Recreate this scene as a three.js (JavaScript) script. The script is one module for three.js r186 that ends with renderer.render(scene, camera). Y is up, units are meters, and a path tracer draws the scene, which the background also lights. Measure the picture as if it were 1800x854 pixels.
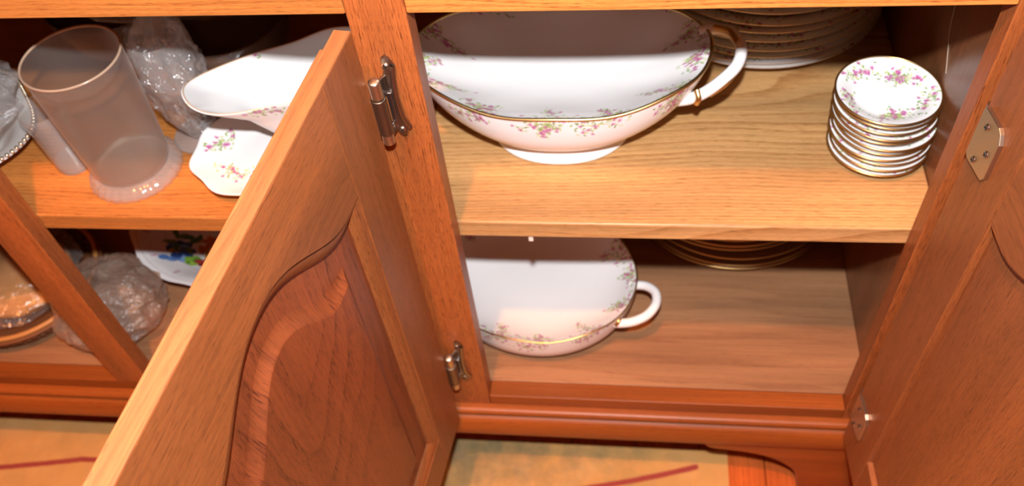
import * as THREE from 'three';
import { RoundedBoxGeometry } from 'three/addons/geometries/RoundedBoxGeometry.js';
import { mergeGeometries, mergeVertices, toCreasedNormals } from 'three/addons/utils/BufferGeometryUtils.js';

// ───────────────────────── camera, light, exposure ─────────────────────────
const scene = new THREE.Scene();
scene.background = new THREE.Color(0x000000);
const camera = new THREE.PerspectiveCamera(2 * Math.atan(427 / 1573.19) * 180 / Math.PI, 1800 / 854, 0.05, 20);
camera.position.set(0.1381, 0.3402, 0.4498);
camera.rotation.order = 'YXZ';
camera.rotation.set(-0.8917, 0.2003, -0.1379);
camera.focus = 0.53;
camera.userData.fStop = 9;
camera.updateMatrixWorld(true);

const renderer = new THREE.WebGLRenderer({ antialias: true });
renderer.toneMapping = THREE.LinearToneMapping;
renderer.toneMappingExposure = 1.3;
renderer.shadowMap.enabled = true;

// the camera's flash, just above the lens
const flash = new THREE.SpotLight(new THREE.Color(0.95, 0.97, 1.0), 3.05, 0, 0.86, 0.45, 2);
flash.position.set(0.136, 0.449, 0.417);
flash.target.position.set(0.06, -0.25, -0.05);
flash.castShadow = true; flash.shadow.radius = 0.6;
scene.add(flash, flash.target);
// the ceiling bulb of the room
const bulbAt = [-0.06, 1.60, 0.58];
const bulb = new THREE.PointLight(new THREE.Color(1.0, 0.34, 0.08), 7.2, 0, 2);
bulb.position.set(...bulbAt); bulb.castShadow = true; bulb.shadow.radius = 1.6;
scene.add(bulb);

// ───────────────────────── helpers ─────────────────────────
const V = (x, y, z) => new THREE.Vector3(x, y, z);
function rng(seed) { let a = seed >>> 0; return () => { a = (a + 0x6D2B79F5) | 0; let t = Math.imul(a ^ (a >>> 15), 1 | a); t = (t + Math.imul(t ^ (t >>> 7), 61 | t)) ^ t; return ((t ^ (t >>> 14)) >>> 0) / 4294967296; }; }
const HT = new Float32Array(65536); { const r = rng(77); for (let i = 0; i < 65536; i++) HT[i] = r(); }
function vn(x, y) {                                            // value noise 0..1
  const xi = Math.floor(x), yi = Math.floor(y); let fx = x - xi, fy = y - yi;
  fx = fx * fx * (3 - 2 * fx); fy = fy * fy * (3 - 2 * fy);
  const h = (a, b) => HT[((a & 255) + ((b & 255) << 8))];
  const a = h(xi, yi), b = h(xi + 1, yi), c = h(xi, yi + 1), d = h(xi + 1, yi + 1);
  return a + (b - a) * fx + (c - a) * fy + (a - b - c + d) * fx * fy;
}
const fbm = (x, y, o = 3) => { let s = 0, a = 0.5, n = 0; for (let i = 0; i < o; i++) { s += a * vn(x + i * 17.3, y + i * 9.1); n += a; x *= 2.03; y *= 2.03; a *= 0.5; } return s / n; };
const vn3 = (x, y, z) => (vn(x + z * 0.71 + 3.1, y - z * 0.53) + vn(y + 11.7 + x * 0.37, z + 5.2 - x * 0.29) + vn(z + 23.1 - y * 0.41, x + 7.7 + y * 0.33)) / 3;
const sst = (a, b, x) => { x = Math.min(1, Math.max(0, (x - a) / (b - a))); return x * x * (3 - 2 * x); };
const clamp8 = (x) => x < 0 ? 0 : x > 255 ? 255 : x;
const used = {};
function numbered(n) { used[n] = (used[n] ?? -1) + 1; return used[n] ? `${n}_${String(used[n]).padStart(3, '0')}` : n; }
function mesh(name, geo, mat, parent) {
  const m = new THREE.Mesh(geo, mat); m.name = parent === scene ? numbered(name) : name;
  m.castShadow = m.receiveShadow = true;
  if (parent !== scene) { const same = parent.children.filter((c) => c.name.replace(/_\d{3}$/, '') === name).length; if (same) m.name = `${name}_${String(same).padStart(3, '0')}`; }
  parent.add(m); return m;
}
function group(name, parent, pos = [0, 0, 0], turn = 0) {
  const g = new THREE.Group();
  if (parent === scene) g.name = numbered(name); else { const same = parent.children.filter((c) => c.name.replace(/_\d{3}$/, '') === name).length; g.name = same ? `${name}_${String(same).padStart(3, '0')}` : name; }
  g.position.set(...pos); g.rotation.y = turn; parent.add(g); return g;
}
function tag(o, label, category, grp) { o.userData.label = label; o.userData.category = category; if (grp) o.userData.group = grp; return o; }
function structure(o) { o.userData.kind = 'structure'; return o; }

// creases in metres: the helper compares positions to a hundredth, so work in millimetres
function creased(g, a) { g.scale(1000, 1000, 1000); const o = toCreasedNormals(g, a); o.scale(0.001, 0.001, 0.001); return o; }
// box-projected uv in metres, u across and v along the grain
function grain(geo, axis, off = [0, 0]) {
  const g = geo.index ? geo.toNonIndexed() : geo, p = g.attributes.position, uv = new Float32Array(p.count * 2);
  const a = V(), b = V(), c = V(), n = V();
  for (let i = 0; i < p.count; i += 3) {
    a.fromBufferAttribute(p, i); b.fromBufferAttribute(p, i + 1); c.fromBufferAttribute(p, i + 2);
    n.copy(b).sub(a).cross(c.clone().sub(a)); const ax = Math.abs(n.x), ay = Math.abs(n.y), az = Math.abs(n.z);
    const dom = ax >= ay && ax >= az ? 'x' : ay >= az ? 'y' : 'z';
    [a, b, c].forEach((q, k) => {
      let u, v;
      if (axis === 'x') { v = dom === 'x' ? q.z : q.x; u = dom === 'x' ? q.y : dom === 'y' ? q.z : q.y; }
      else if (axis === 'y') { v = dom === 'y' ? q.x : q.y; u = dom === 'x' ? q.z : dom === 'y' ? q.z : q.x; }
      else { v = dom === 'z' ? q.x : q.z; u = dom === 'x' ? q.y : dom === 'y' ? q.x : q.y; }
      uv[(i + k) * 2] = u + off[0]; uv[(i + k) * 2 + 1] = v + off[1];
    });
  }
  g.setAttribute('uv', new THREE.BufferAttribute(uv, 2)); return g;
}
function box(x0, x1, y0, y1, z0, z1, r = 0.0012) {
  const g = new RoundedBoxGeometry(x1 - x0, y1 - y0, z1 - z0, 2, Math.min(r, (x1 - x0) / 2.2, (y1 - y0) / 2.2, (z1 - z0) / 2.2));
  g.translate((x0 + x1) / 2, (y0 + y1) / 2, (z0 + z1) / 2); return g;
}
function shapeOf(pts) { const s = new THREE.Shape(); pts.forEach(([x, y], i) => i ? s.lineTo(x, y) : s.moveTo(x, y)); s.closePath(); return s; }
function extrude(pts, depth, bevel = 0.0008) {
  return new THREE.ExtrudeGeometry(shapeOf(pts), { depth, bevelEnabled: bevel > 0, bevelSize: bevel, bevelThickness: bevel, bevelOffset: -bevel, bevelSegments: 2, steps: 1 });
}
function tube(pts, r, seg = 40, rad = 10, closed = false) { return new THREE.TubeGeometry(new THREE.CatmullRomCurve3(pts, closed), seg, r, rad, closed); }

// ───────────────────────── procedural textures ─────────────────────────
function dataTex(w, h, px, srgb, sw, sh) {
  const t = new THREE.DataTexture(px, w, h, THREE.RGBAFormat); t.magFilter = THREE.LinearFilter; t.minFilter = THREE.LinearMipmapLinearFilter; t.generateMipmaps = true;
  t.wrapS = t.wrapT = THREE.MirroredRepeatWrapping; if (srgb) t.colorSpace = THREE.SRGBColorSpace; t.repeat.set(1 / sw, 1 / sh); t.needsUpdate = true; return t;
}
// oak: light latewood, darker early wood full of long pores; cathedral boards have nested arches
function oak({ w, h, sw, sh, light, dark, pore, seed, q = 0, slope = 0, centre = 0.5, period = 0.0026, wob = 1, ringAmt = 0.6, poreAmt = 0.7, rough = 0.42, bump = 0.00012, coat = 0 }) {
  const col = new Uint8Array(w * h * 4), bmp = new Uint8Array(w * h * 4), o = seed * 13.7;
  for (let j = 0; j < h; j++) for (let i = 0; i < w; i++) {
    const a = (i / w) * sw, l = (j / h) * sh;
    let r;
    const drift = fbm(l * 5 + o, a * 9 + o, 2) - 0.5;
    if (q) { const d = a - centre * sw - 0.02 * (vn(l * 3 + o, 4.4) - 0.5); r = q * d * d + slope * l + wob * 2.4 * drift + 0.35 * vn(l * 30 + o, a * 40); }
    else r = (a + wob * 0.012 * drift) / period + 0.5 * vn(l * 14 + o, a * 300);
    const cell = Math.floor(r), f = r - cell, strength = 0.35 + 0.65 * HT[(cell * 37 + seed * 101) & 65535];
    const e = Math.exp(-f * 3.2) * sst(0, 0.08, f) * strength;
    const ca = Math.floor(a * 1500 + o * 3), p1 = vn(a * 1500 + o * 3, l * 150 + o + 200 * HT[(ca * 7919) & 65535]), p2 = vn(a * 2600 + o * 5, l * 330 + 9.2);
    let p = sst(0.60, 0.86, p1) * (0.22 + 0.9 * e) + 0.5 * sst(0.7, 0.92, p2) * (0.25 + 0.5 * e);
    p = Math.min(1, p) * poreAmt;
    const tone = (fbm(l * 3.5 + o, a * 34 + o, 3) - 0.5) * 0.34 + (vn(a * 900 + o, l * 18) - 0.5) * 0.10;
    const m = Math.min(1, Math.max(0, ringAmt * e * 1.25)), k = (j * w + i) * 4;
    for (let c = 0; c < 3; c++) {
      let x = light[c] * (1 - m) + dark[c] * m; x *= 1 + tone; x = x * (1 - p) + pore[c] * p; col[k + c] = clamp8(x);
      bmp[k + c] = clamp8(225 - 150 * p - 30 * m);
    }
    col[k + 3] = bmp[k + 3] = 255;
  }
  return new THREE.MeshPhysicalMaterial({ map: dataTex(w, h, col, true, sw, sh), bumpMap: dataTex(w, h, bmp, false, sw, sh), bumpScale: bump, roughness: rough, clearcoat: coat, clearcoatRoughness: 0.3, specularIntensity: 0.7 });
}
const stileOak = oak({ w: 512, h: 2048, sw: 0.15, sh: 0.62, light: [152, 86, 43], dark: [126, 59, 27], pore: [63, 28, 14], seed: 3, period: 0.0022, poreAmt: 0.95, ringAmt: 0.65 });
const railOak = oak({ w: 512, h: 2048, sw: 0.15, sh: 0.62, light: [188, 122, 60], dark: [152, 84, 38], pore: [104, 52, 22], seed: 9, period: 0.0042, wob: 1.6, poreAmt: 0.85, ringAmt: 0.75 });
const doorOak = oak({ w: 640, h: 2048, sw: 0.19, sh: 0.62, light: [138, 80, 42], dark: [116, 59, 30], pore: [62, 30, 15], seed: 21, period: 0.0019, poreAmt: 0.7, ringAmt: 0.45 });
const edgeOak = oak({ w: 256, h: 2048, sw: 0.08, sh: 0.62, light: [152, 103, 63], dark: [134, 80, 45], pore: [99, 64, 51], seed: 31, period: 0.006, wob: 2.5, poreAmt: 0.6, ringAmt: 0.8 });
const panelOak = oak({ w: 1024, h: 1400, sw: 0.36, sh: 0.5, light: [132, 66, 35], dark: [102, 48, 27], pore: [62, 30, 19], seed: 41, q: 520, slope: 9, centre: 0.45, wob: 2.2, poreAmt: 0.95, ringAmt: 0.5 });
const shelfOak = oak({ w: 1024, h: 1700, sw: 0.32, sh: 0.52, light: [183, 142, 93], dark: [148, 100, 55], pore: [103, 68, 36], seed: 55, q: 900, slope: 5, centre: 0.62, wob: 1.5, poreAmt: 0.75, ringAmt: 0.85, rough: 0.38 });
const baseOak = oak({ w: 512, h: 1024, sw: 0.2, sh: 0.52, light: [137, 72, 27], dark: [113, 52, 18], pore: [73, 32, 12], seed: 63, period: 0.004, poreAmt: 0.4, ringAmt: 0.5 });
const veneer = oak({ w: 1024, h: 1024, sw: 0.36, sh: 0.52, light: [127, 78, 48], dark: [98, 56, 32], pore: [59, 34, 20], seed: 71, period: 0.004, wob: 2, poreAmt: 0.6, ringAmt: 0.7, rough: 0.3 });
const floorVeneer = oak({ w: 768, h: 1024, sw: 0.36, sh: 0.52, light: [149, 107, 74], dark: [128, 86, 58], pore: [96, 62, 41], seed: 83, period: 0.018, wob: 4, poreAmt: 0.35, ringAmt: 0.5, rough: 0.45 });
const plankOak = oak({ w: 512, h: 1024, sw: 0.1, sh: 0.6, light: [190, 96, 44], dark: [160, 68, 28], pore: [107, 44, 20], seed: 91, period: 0.006, poreAmt: 0.5, ringAmt: 0.6, rough: 0.25 });
const metal = (r, g, b, rough) => new THREE.MeshStandardMaterial({ color: new THREE.Color().setRGB(r, g, b), metalness: 1, roughness: rough });
const antique = metal(0.30, 0.26, 0.22, 0.36), nickel = metal(0.52, 0.46, 0.37, 0.38), gold = metal(0.62, 0.42, 0.17, 0.32), silver = new THREE.MeshStandardMaterial({ color: 0xd6d3ce, metalness: 0.35, roughness: 0.36 }), screwMetal = metal(0.55, 0.46, 0.38, 0.3);
const darkBronze = metal(0.2, 0.17, 0.14, 0.42);
const slotDark = new THREE.MeshStandardMaterial({ color: 0x1c1611, roughness: 0.7 });

// ───────────────────────── the room ─────────────────────────
const FY = -0.66;
const plaster = new THREE.MeshStandardMaterial({ color: new THREE.Color().setRGB(0.40, 0.33, 0.26), roughness: 0.95 });
const ceilingPaint = new THREE.MeshStandardMaterial({ color: new THREE.Color().setRGB(0.5, 0.46, 0.40), roughness: 0.95 });
const ROOM = { x0: -2.2, x1: 2.2, z0: -0.48, z1: 2.6, y1: 1.76 };
function slab(name, x0, x1, y0, y1, z0, z1, m) { return structure(mesh(name, new THREE.BoxGeometry(x1 - x0, y1 - y0, z1 - z0).translate((x0 + x1) / 2, (y0 + y1) / 2, (z0 + z1) / 2), m, scene)); }
slab('wall_back', ROOM.x0 - 0.1, ROOM.x1 + 0.1, FY, ROOM.y1, ROOM.z0 - 0.1, ROOM.z0, plaster);
slab('wall_front', ROOM.x0 - 0.1, ROOM.x1 + 0.1, FY, ROOM.y1, ROOM.z1, ROOM.z1 + 0.1, plaster);
slab('wall_left', ROOM.x0 - 0.1, ROOM.x0, FY, ROOM.y1, ROOM.z0, ROOM.z1, plaster);
slab('wall_right', ROOM.x1, ROOM.x1 + 0.1, FY, ROOM.y1, ROOM.z0, ROOM.z1, plaster);
slab('ceiling', ROOM.x0 - 0.1, ROOM.x1 + 0.1, ROOM.y1, ROOM.y1 + 0.1, ROOM.z0 - 0.1, ROOM.z1 + 0.1, ceilingPaint);
{ // floor: a base with oak boards running away from the sideboard
  const f = structure(group('floor', scene, [0, FY, 0]));
  mesh('subfloor', new THREE.BoxGeometry(4.6, 0.06, 3.3).translate(0, -0.046, 1.06), baseOak, f);
  const bw = 0.075, variants = [0, 1, 2, 3].map((k) => grain(box(-bw / 2 + 0.0004, bw / 2 - 0.0004, -0.016, 0, -0.48, 2.6, 0.001), 'z', [k * 0.021, k * 0.13]));
  for (let k = 0; k < 58; k++) { const b = mesh('plank', variants[(k * 7) % 4], plankOak, f); b.position.x = -2.17 + k * (bw) + bw / 2; }
}
{ // ceiling lamp
  const lamp = tag(group('ceiling_lamp', scene, [bulbAt[0], ROOM.y1, bulbAt[2]]), 'round flush ceiling lamp with a warm glass globe above the sideboard', 'lamp');
  mesh('ceiling_plate', new THREE.CylinderGeometry(0.07, 0.07, 0.02, 40).translate(0, -0.01, 0), metal(0.6, 0.5, 0.35, 0.4), lamp);
  mesh('glass_globe', new THREE.SphereGeometry(0.075, 40, 24).translate(0, -0.16 + 0.03 - 0.03, 0), new THREE.MeshStandardMaterial({ color: 0xffe2b8, emissive: new THREE.Color(1, 0.6, 0.3), emissiveIntensity: 3 }), lamp);
  mesh('lamp_neck', new THREE.CylinderGeometry(0.03, 0.03, 0.08, 24).translate(0, -0.055, 0), metal(0.6, 0.5, 0.35, 0.4), lamp);
}
{ // rug
  const W = 1024, H = 512, c = document.createElement('canvas'); c.width = W; c.height = H; const x = c.getContext('2d'), r = rng(5);
  // the rug spans x -1.4..0.262 and z -0.03..0.8 ; pixel = metres * 616
  const X = (m) => (m + 1.4) * W / 1.662, Z = (m) => (m + 0.03) * H / 0.83;
  x.fillStyle = '#c29254'; x.fillRect(0, 0, W, H);
  for (let k = 0; k < 5200; k++) { const px = r() * W, pz = r() * H, s = 3 + r() * 14; x.fillStyle = `rgba(${r() < 0.5 ? '150,118,74' : '216,186,138'},${0.03 + r() * 0.05})`; x.beginPath(); x.ellipse(px, pz, s, s * 0.7, r() * 3, 0, 7); x.fill(); }
  for (let k = 0; k < 420; k++) { x.fillStyle = `rgba(92,92,70,${0.03 + r() * 0.05})`; x.beginPath(); x.ellipse(X(-0.1 + r() * r() * 0.34), Z(-0.03 + r() * r() * 0.11), 4 + r() * 9, 3 + r() * 5, r() * 3, 0, 7); x.fill(); }  // grey-green shade along the cabinet, painted into the rug colour
  x.strokeStyle = '#8e3a32'; x.lineWidth = 4; x.lineCap = 'round';
  x.beginPath(); x.moveTo(X(-1.3), Z(0.10)); x.quadraticCurveTo(X(-0.75), Z(0.062), X(-0.53), Z(0.022)); x.quadraticCurveTo(X(-0.3), Z(0.02), X(-0.1), Z(0.06)); x.stroke();
  x.beginPath(); x.moveTo(X(-0.1), Z(0.06)); x.quadraticCurveTo(X(0.1), Z(0.032), X(0.225), Z(-0.008)); x.stroke();
  for (const z of [0.3, 0.34, 0.6]) { x.beginPath(); x.moveTo(0, Z(z)); x.lineTo(W, Z(z)); x.stroke(); }
  const t = new THREE.CanvasTexture(c); t.colorSpace = THREE.SRGBColorSpace; t.magFilter = THREE.LinearFilter;
  const g = new THREE.BoxGeometry(1.662, 0.007, 0.83, 220, 1, 120); g.translate(-1.4 + 0.831, 0.0035, 0.385);
  const p = g.attributes.position, u = g.attributes.uv;
  for (let k = 0; k < p.count; k++) { u.setXY(k, (p.getX(k) + 1.4) / 1.662, 1 - (p.getZ(k) + 0.03) / 0.83); if (p.getY(k) > 0.004) p.setY(k, 0.007 + 0.0012 * (vn(p.getX(k) * 160, p.getZ(k) * 160) - 0.5)); }
  g.computeVertexNormals();
  const bs = new Uint8Array(256 * 256 * 4), rr = rng(6); for (let k = 0; k < 65536; k++) { const v = 90 + rr() * 150; bs[k * 4] = bs[k * 4 + 1] = bs[k * 4 + 2] = v; bs[k * 4 + 3] = 255; }
  const b = dataTex(256, 256, bs, false, 0.12, 0.06);
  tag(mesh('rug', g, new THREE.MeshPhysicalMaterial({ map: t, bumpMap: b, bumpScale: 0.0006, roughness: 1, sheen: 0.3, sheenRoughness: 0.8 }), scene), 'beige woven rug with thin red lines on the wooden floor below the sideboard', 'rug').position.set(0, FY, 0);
}

// ───────────────────────── the oak sideboard ─────────────────────────
const W0 = 0.36, S = 0.039, PX = 0.383, HB = -0.4877, SH = -0.2262, DEPTH = -0.445;
const side = tag(group('sideboard', scene), 'orange oak sideboard with open arched panel doors and a shelf of china inside', 'sideboard');
const ML = -0.417, MR = -0.379, XL = -0.757, X0 = -0.796, X1 = 0.40;      // left door jamb post, left end, right end
const TH = 0.019;
mesh('stile', grain(box(-S, 0, HB - 0.04, 0.05, -TH, 0), 'y', [0.02, 0.1]), stileOak, side);
mesh('stile', grain(box(W0, X1, HB - 0.04, 0.05, -TH, 0), 'y', [0.09, 0.33]), stileOak, side);
mesh('stile', grain(box(ML, MR, HB - 0.0005, 0.0, -TH, -0.0003), 'y', [0.06, 0.45]), stileOak, side);
mesh('stile', grain(box(X0, XL, HB - 0.04, 0.05, -TH, 0), 'y', [0.01, 0.2]), stileOak, side);
mesh('top_rail', grain(box(0.0002, W0 - 0.0002, 0, 0.05, -TH, -0.0002), 'x', [0.03, 0.12]), railOak, side);
mesh('top_rail', grain(box(XL + 0.0002, -S - 0.0002, 0, 0.05, -TH, -0.0002), 'x', [0.075, 0.4]), railOak, side);
mesh('bottom_rail', grain(box(0.0002, W0 - 0.0002, HB - 0.04, HB, -TH, -0.0004), 'x', [0.03, 0.2]), baseOak, side);
mesh('bottom_rail', grain(box(XL + 0.0002, -S - 0.0002, HB - 0.04, HB, -TH, -0.0004), 'x', [0.1, 0.05]), baseOak, side);
mesh('side_panel', grain(box(PX, X1, HB - 0.02, 0.12, DEPTH, -TH - 0.0002, 0.0005), 'y'), veneer, side);
mesh('side_panel', grain(box(X0, X0 + 0.016, HB - 0.02, 0.12, DEPTH, -TH - 0.0002, 0.0005), 'y'), veneer, side);
mesh('back_panel', grain(box(X0, X1, HB - 0.02, 0.12, DEPTH - 0.008, DEPTH - 0.0002, 0.0005), 'y'), veneer, side);
mesh('bottom_panel', grain(box(-S - 0.0002, PX - 0.0002, HB - 0.014, HB - 0.0002, DEPTH, -TH - 0.0002, 0.0005), 'x', [0.0, 0.1]), floorVeneer, side);
mesh('bottom_panel', grain(box(X0 + 0.0162, -S - 0.0006, HB - 0.014, HB - 0.0002, DEPTH, -TH - 0.0002, 0.0005), 'x', [0.1, 0.3]), floorVeneer, side);
mesh('shelf', grain(box(-S - 0.0002, PX - 0.0002, SH - 0.019, SH, DEPTH, -0.0195, 0.0022), 'x', [0.0, 0.08]), shelfOak, side);
mesh('shelf', grain(box(X0 + 0.0162, -S - 0.0006, SH - 0.019, SH, DEPTH, -0.0195, 0.0022), 'x', [0.12, 0.3]), railOak, side);  // same shelf in more orange oak: warmer light put into its colour
mesh('cabinet_top', grain(box(X0, X1, 0.115, 0.135, DEPTH, -0.004, 0.003), 'x'), shelfOak, side);
mesh('drawer_front', grain(box(-S + 0.02, W0 + 0.02, 0.03, 0.112, -0.018, 0.002 - 0.0016, 0.003), 'x', [0.05, 0.0]), railOak, side);
mesh('drawer_front', grain(box(XL - 0.02, -S - 0.004, 0.03, 0.112, -0.018, 0.002 - 0.0016, 0.003), 'x', [0.02, 0.2]), railOak, side);
{ // base moulding: an ogee profile swept along the front
  const pr = [[0, HB - 0.016], [0.006, HB - 0.0162], [0.0095, HB - 0.0185], [0.0098, HB - 0.0225], [0.0062, HB - 0.0258], [0.0062, HB - 0.0285], [0.0115, HB - 0.0325], [0.0150, HB - 0.040], [0.0165, HB - 0.048], [0.0155, HB - 0.056], [0.012, HB - 0.061], [0.004, HB - 0.063], [-0.015, HB - 0.063], [-0.015, HB - 0.04], [0, HB - 0.0399]];
  const g = new THREE.ExtrudeGeometry(new THREE.Shape(new THREE.SplineCurve(pr.slice(0, 12).map((q) => new THREE.Vector2(...q))).getPoints(48).concat(pr.slice(12).map((q) => new THREE.Vector2(...q)))), { depth: X1 - X0 + 0.012, bevelEnabled: false, steps: 1 });
  g.rotateY(-Math.PI / 2); // shape x -> +z, extrude -> -x
  const p = g.attributes.position; let mx = -9; for (let i = 0; i < p.count; i++) mx = Math.max(mx, p.getX(i)); g.translate(X1 + 0.006 - mx, 0, 0);
  mesh('base_moulding', grain(creased(g, 0.6), 'x', [0.05, 0.3]), baseOak, side);
  // bracket feet with a scrolled inner edge
  const foot = []; const yT = HB - 0.0632, yB = FY;
  const sc = new THREE.SplineCurve([[0.225, yT], [0.229, yT - 0.011], [0.237, yT - 0.017], [0.252, yT - 0.019], [0.272, yT - 0.0225], [0.295, yT - 0.031], [0.315, yT - 0.046], [0.33, yT - 0.068], [0.338, yB]].map((q) => new THREE.Vector2(...q))).getPoints(40);
  for (const q of sc) foot.push([q.x, q.y]); foot.push([X1 + 0.002, yB], [X1 + 0.002, yT]);
  const right = grain(extrude(foot, 0.018, 0.0008), 'x', [0.02, 0.1]); right.translate(0, 0, -0.010);
  mesh('bracket_foot', right, baseOak, side);
  const mir = foot.map(([x, y]) => [X0 + X1 - x, Math.max(y, FY + 0.0082)]).reverse(); const left = grain(extrude(mir, 0.018, 0.0008), 'x', [0.1, 0.2]); left.translate(0, 0, -0.010);
  mesh('bracket_foot', left, baseOak, side);
  for (const x of [X0 + 0.02, X1 - 0.02]) mesh('bracket_foot', grain(box(x - 0.02, x + 0.02, yB, yT, DEPTH, DEPTH + 0.05), 'y'), baseOak, side);
}

// ── doors: arched opening; local u along the door, v down (0 .. -DH), face at w = 0 pointing +w ──
const DH = 0.5125;
function archTop(u, u0, u1, top, drop) { const c = (u0 + u1) / 2, s = Math.abs(u - c) / ((u1 - u0) / 2), t = Math.min(s / 0.86, 1); return top - drop * (1 - Math.cos(Math.PI * Math.pow(t, 1.08))) / 2; }
function ringAt(d, o, N = 60) {       // closed outline of the opening inset by d: bottom edge, right side, arch, left side
  const u0 = o.u0 + d, u1 = o.u1 - d, b = o.bot + d, pts = [];
  for (let k = 0; k < N; k++) pts.push([u0 + (u1 - u0) * k / N, b, 'b']);
  const yr = archTop(o.u1, o.u0, o.u1, o.top, o.drop) - d;
  for (let k = 0; k < N; k++) pts.push([u1, b + (yr - b) * k / N, 'r']);
  for (let k = 0; k < N; k++) { const u = u1 + (u0 - u1) * k / N; pts.push([u, archTop(o.u0 + (u - u0) / (u1 - u0) * (o.u1 - o.u0), o.u0, o.u1, o.top, o.drop) - d, 't']); }
  for (let k = 0; k < N; k++) pts.push([u0, yr + (b - yr) * k / N, 'l']);
  return pts;
}
function loftRings(profile, o, part, flip) {   // strip between successive rings; part filters sides
  const pos = [], N = 60;
  for (let a = 0; a + 1 < profile.length; a++) {
    const A = ringAt(profile[a][0], o, N), B = ringAt(profile[a + 1][0], o, N), ha = profile[a][1], hb = profile[a + 1][1];
    for (let k = 0; k < A.length; k++) {
      if (part && A[k][2] !== part) continue;
      const n = (k + 1) % A.length, p = [A[k][0], A[k][1], ha], q = [A[n][0], A[n][1], ha], r = [B[k][0], B[k][1], hb], s = [B[n][0], B[n][1], hb];
      const tri = flip ? [p, r, q, q, r, s] : [p, q, r, q, s, r];
      for (const t of tri) pos.push(...t);
    }
  }
  const g = new THREE.BufferGeometry(); g.setAttribute('position', new THREE.BufferAttribute(new Float32Array(pos), 3));
  const m = mergeVertices(g, 1e-6); m.computeVertexNormals(); const out = creased(m, 0.7); return out;
}
function clean(g) { for (const k of Object.keys(g.attributes)) if (k !== 'position' && k !== 'normal' && k !== 'uv') g.deleteAttribute(k); const n = g.index ? g.toNonIndexed() : g; if (!n.attributes.normal) n.computeVertexNormals(); return n; }
const join = (...gs) => mergeGeometries(gs.map((g) => { const n = clean(g); if (!n.attributes.uv) n.setAttribute('uv', new THREE.BufferAttribute(new Float32Array(n.attributes.position.count * 2), 2)); return n; }));

function buildDoor(parent, { width, u0, u1, top, drop, bot, profile, panelProfile, thick, panelMat = panelOak }) {
  const o = { u0, u1, top, drop, bot };
  const d = group('cabinet_door', parent);
  const e = 0.001, body = (x0, x1, y0, y1) => box(x0, x1, y0, y1, -thick, 0, e);
  const lStile = join(body(0, u0, -DH, 0), loftRings(profile, o, 'l'));
  const rStile = join(body(u1, width, -DH, 0), loftRings(profile, o, 'r'));
  mesh('door_stile', grain(lStile, 'y', [0.03, 0.0]), doorOak, d);
  mesh('door_stile', grain(rStile, 'y', [0.11, 0.25]), doorOak, d);
  const bRail = join(body(u0 + 0.0003, u1 - 0.0003, -DH, bot), loftRings(profile, o, 'b'));
  mesh('door_rail', grain(bRail, 'x', [0.05, 0.15]), doorOak, d);
  const pts = [[u0 + 0.0003, 0], [u0 + 0.0003, archTop(u0, u0, u1, top, drop)]]; for (let k = 1; k < 60; k++) { const u = u0 + (u1 - u0) * k / 60; pts.push([u, archTop(u, u0, u1, top, drop)]); }
  pts.push([u1 - 0.0003, archTop(u1, u0, u1, top, drop)], [u1 - 0.0003, 0]);
  const rail = extrude(pts, thick - 0.0016, 0.0008); rail.translate(0, 0, -thick + 0.0008);
  mesh('door_rail', grain(join(rail, loftRings(profile, o, 't')), 'x', [0.02, 0.05]), doorOak, d);
  // panel: field and slope
  const last = panelProfile[panelProfile.length - 1], ring = ringAt(last[0], o).map(([x, y]) => [x, y]);
  const face = new THREE.ShapeGeometry(shapeOf(ring)); face.translate(0, 0, last[1]);
  const sl = loftRings(panelProfile, o, null);
  const back = box(u0 + 0.003, u1 - 0.003, bot + 0.003, top - drop - 0.0005, -thick + 0.0003, last[1] - (panelProfile.length > 3 ? 0.0076 : 0.0006), 0.0001);
  mesh('door_panel', grain(join(face, sl, back), 'y', [0.0, 0.05]), panelMat, d);
  return d;
}
// door of the left cell, swung open towards the viewer: u runs outwards, its front looks right
const leftDoor = buildDoor(side, { width: 0.362, u0: 0.052, u1: 0.310, top: -0.0455, drop: 0.0507, bot: -0.4576, thick: 0.0115,
  profile: [[0, 0], [0.0006, -0.0008], [0.003, -0.0012], [0.0075, -0.003], [0.0105, -0.006], [0.0115, -0.0075], [0.0118, -0.0095]],
  panelProfile: [[0.0112, -0.0078], [0.0116, -0.0078], [0.0330, -0.0078], [0.0338, -0.00775], [0.0390, -0.0058], [0.0420, -0.0034], [0.0436, -0.0024], [0.0439, -0.0023], [0.0447, -0.0023]] });
// basis: local x -> outward (sin -7.69, 0, cos), local y up, local z -> face normal (+x side)
{
  const a = -7.69 * Math.PI / 180, ux = V(Math.sin(a), 0, Math.cos(a)), n = V(Math.cos(a), 0, -Math.sin(a)), y = V(0, 1, 0);
  // right-handed frame: X = -outward so that X x Y = normal; mirror the shape's u accordingly
  leftDoor.matrixAutoUpdate = true;
  const m = new THREE.Matrix4().makeBasis(ux.clone(), y, n.clone().negate()); // X x Y = -(n)
  leftDoor.quaternion.setFromRotationMatrix(m); leftDoor.position.set(-0.0323, -0.001, 0.0146);
  leftDoor.traverse((c) => { if (c.isMesh) { c.geometry = c.geometry.clone(); mirrorZ(c.geometry); } });
  const lip = mesh('rabbet_lip', mirrorZ(grain(box(0.009, 0.353, -DH + 0.009, -0.009, -0.0205, -0.0113, 0.0008), 'y', [0.05, 0.2])), edgeOak, leftDoor);
  // pale end strip along the door's top edge
  mesh('top_edge', mirrorZ(grain(box(0.0008, 0.3612, -0.0022, 0.0004, -0.0117, -0.0002, 0.0003), 'x', [0.02, 0.1])), edgeOak, leftDoor);
}
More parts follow.
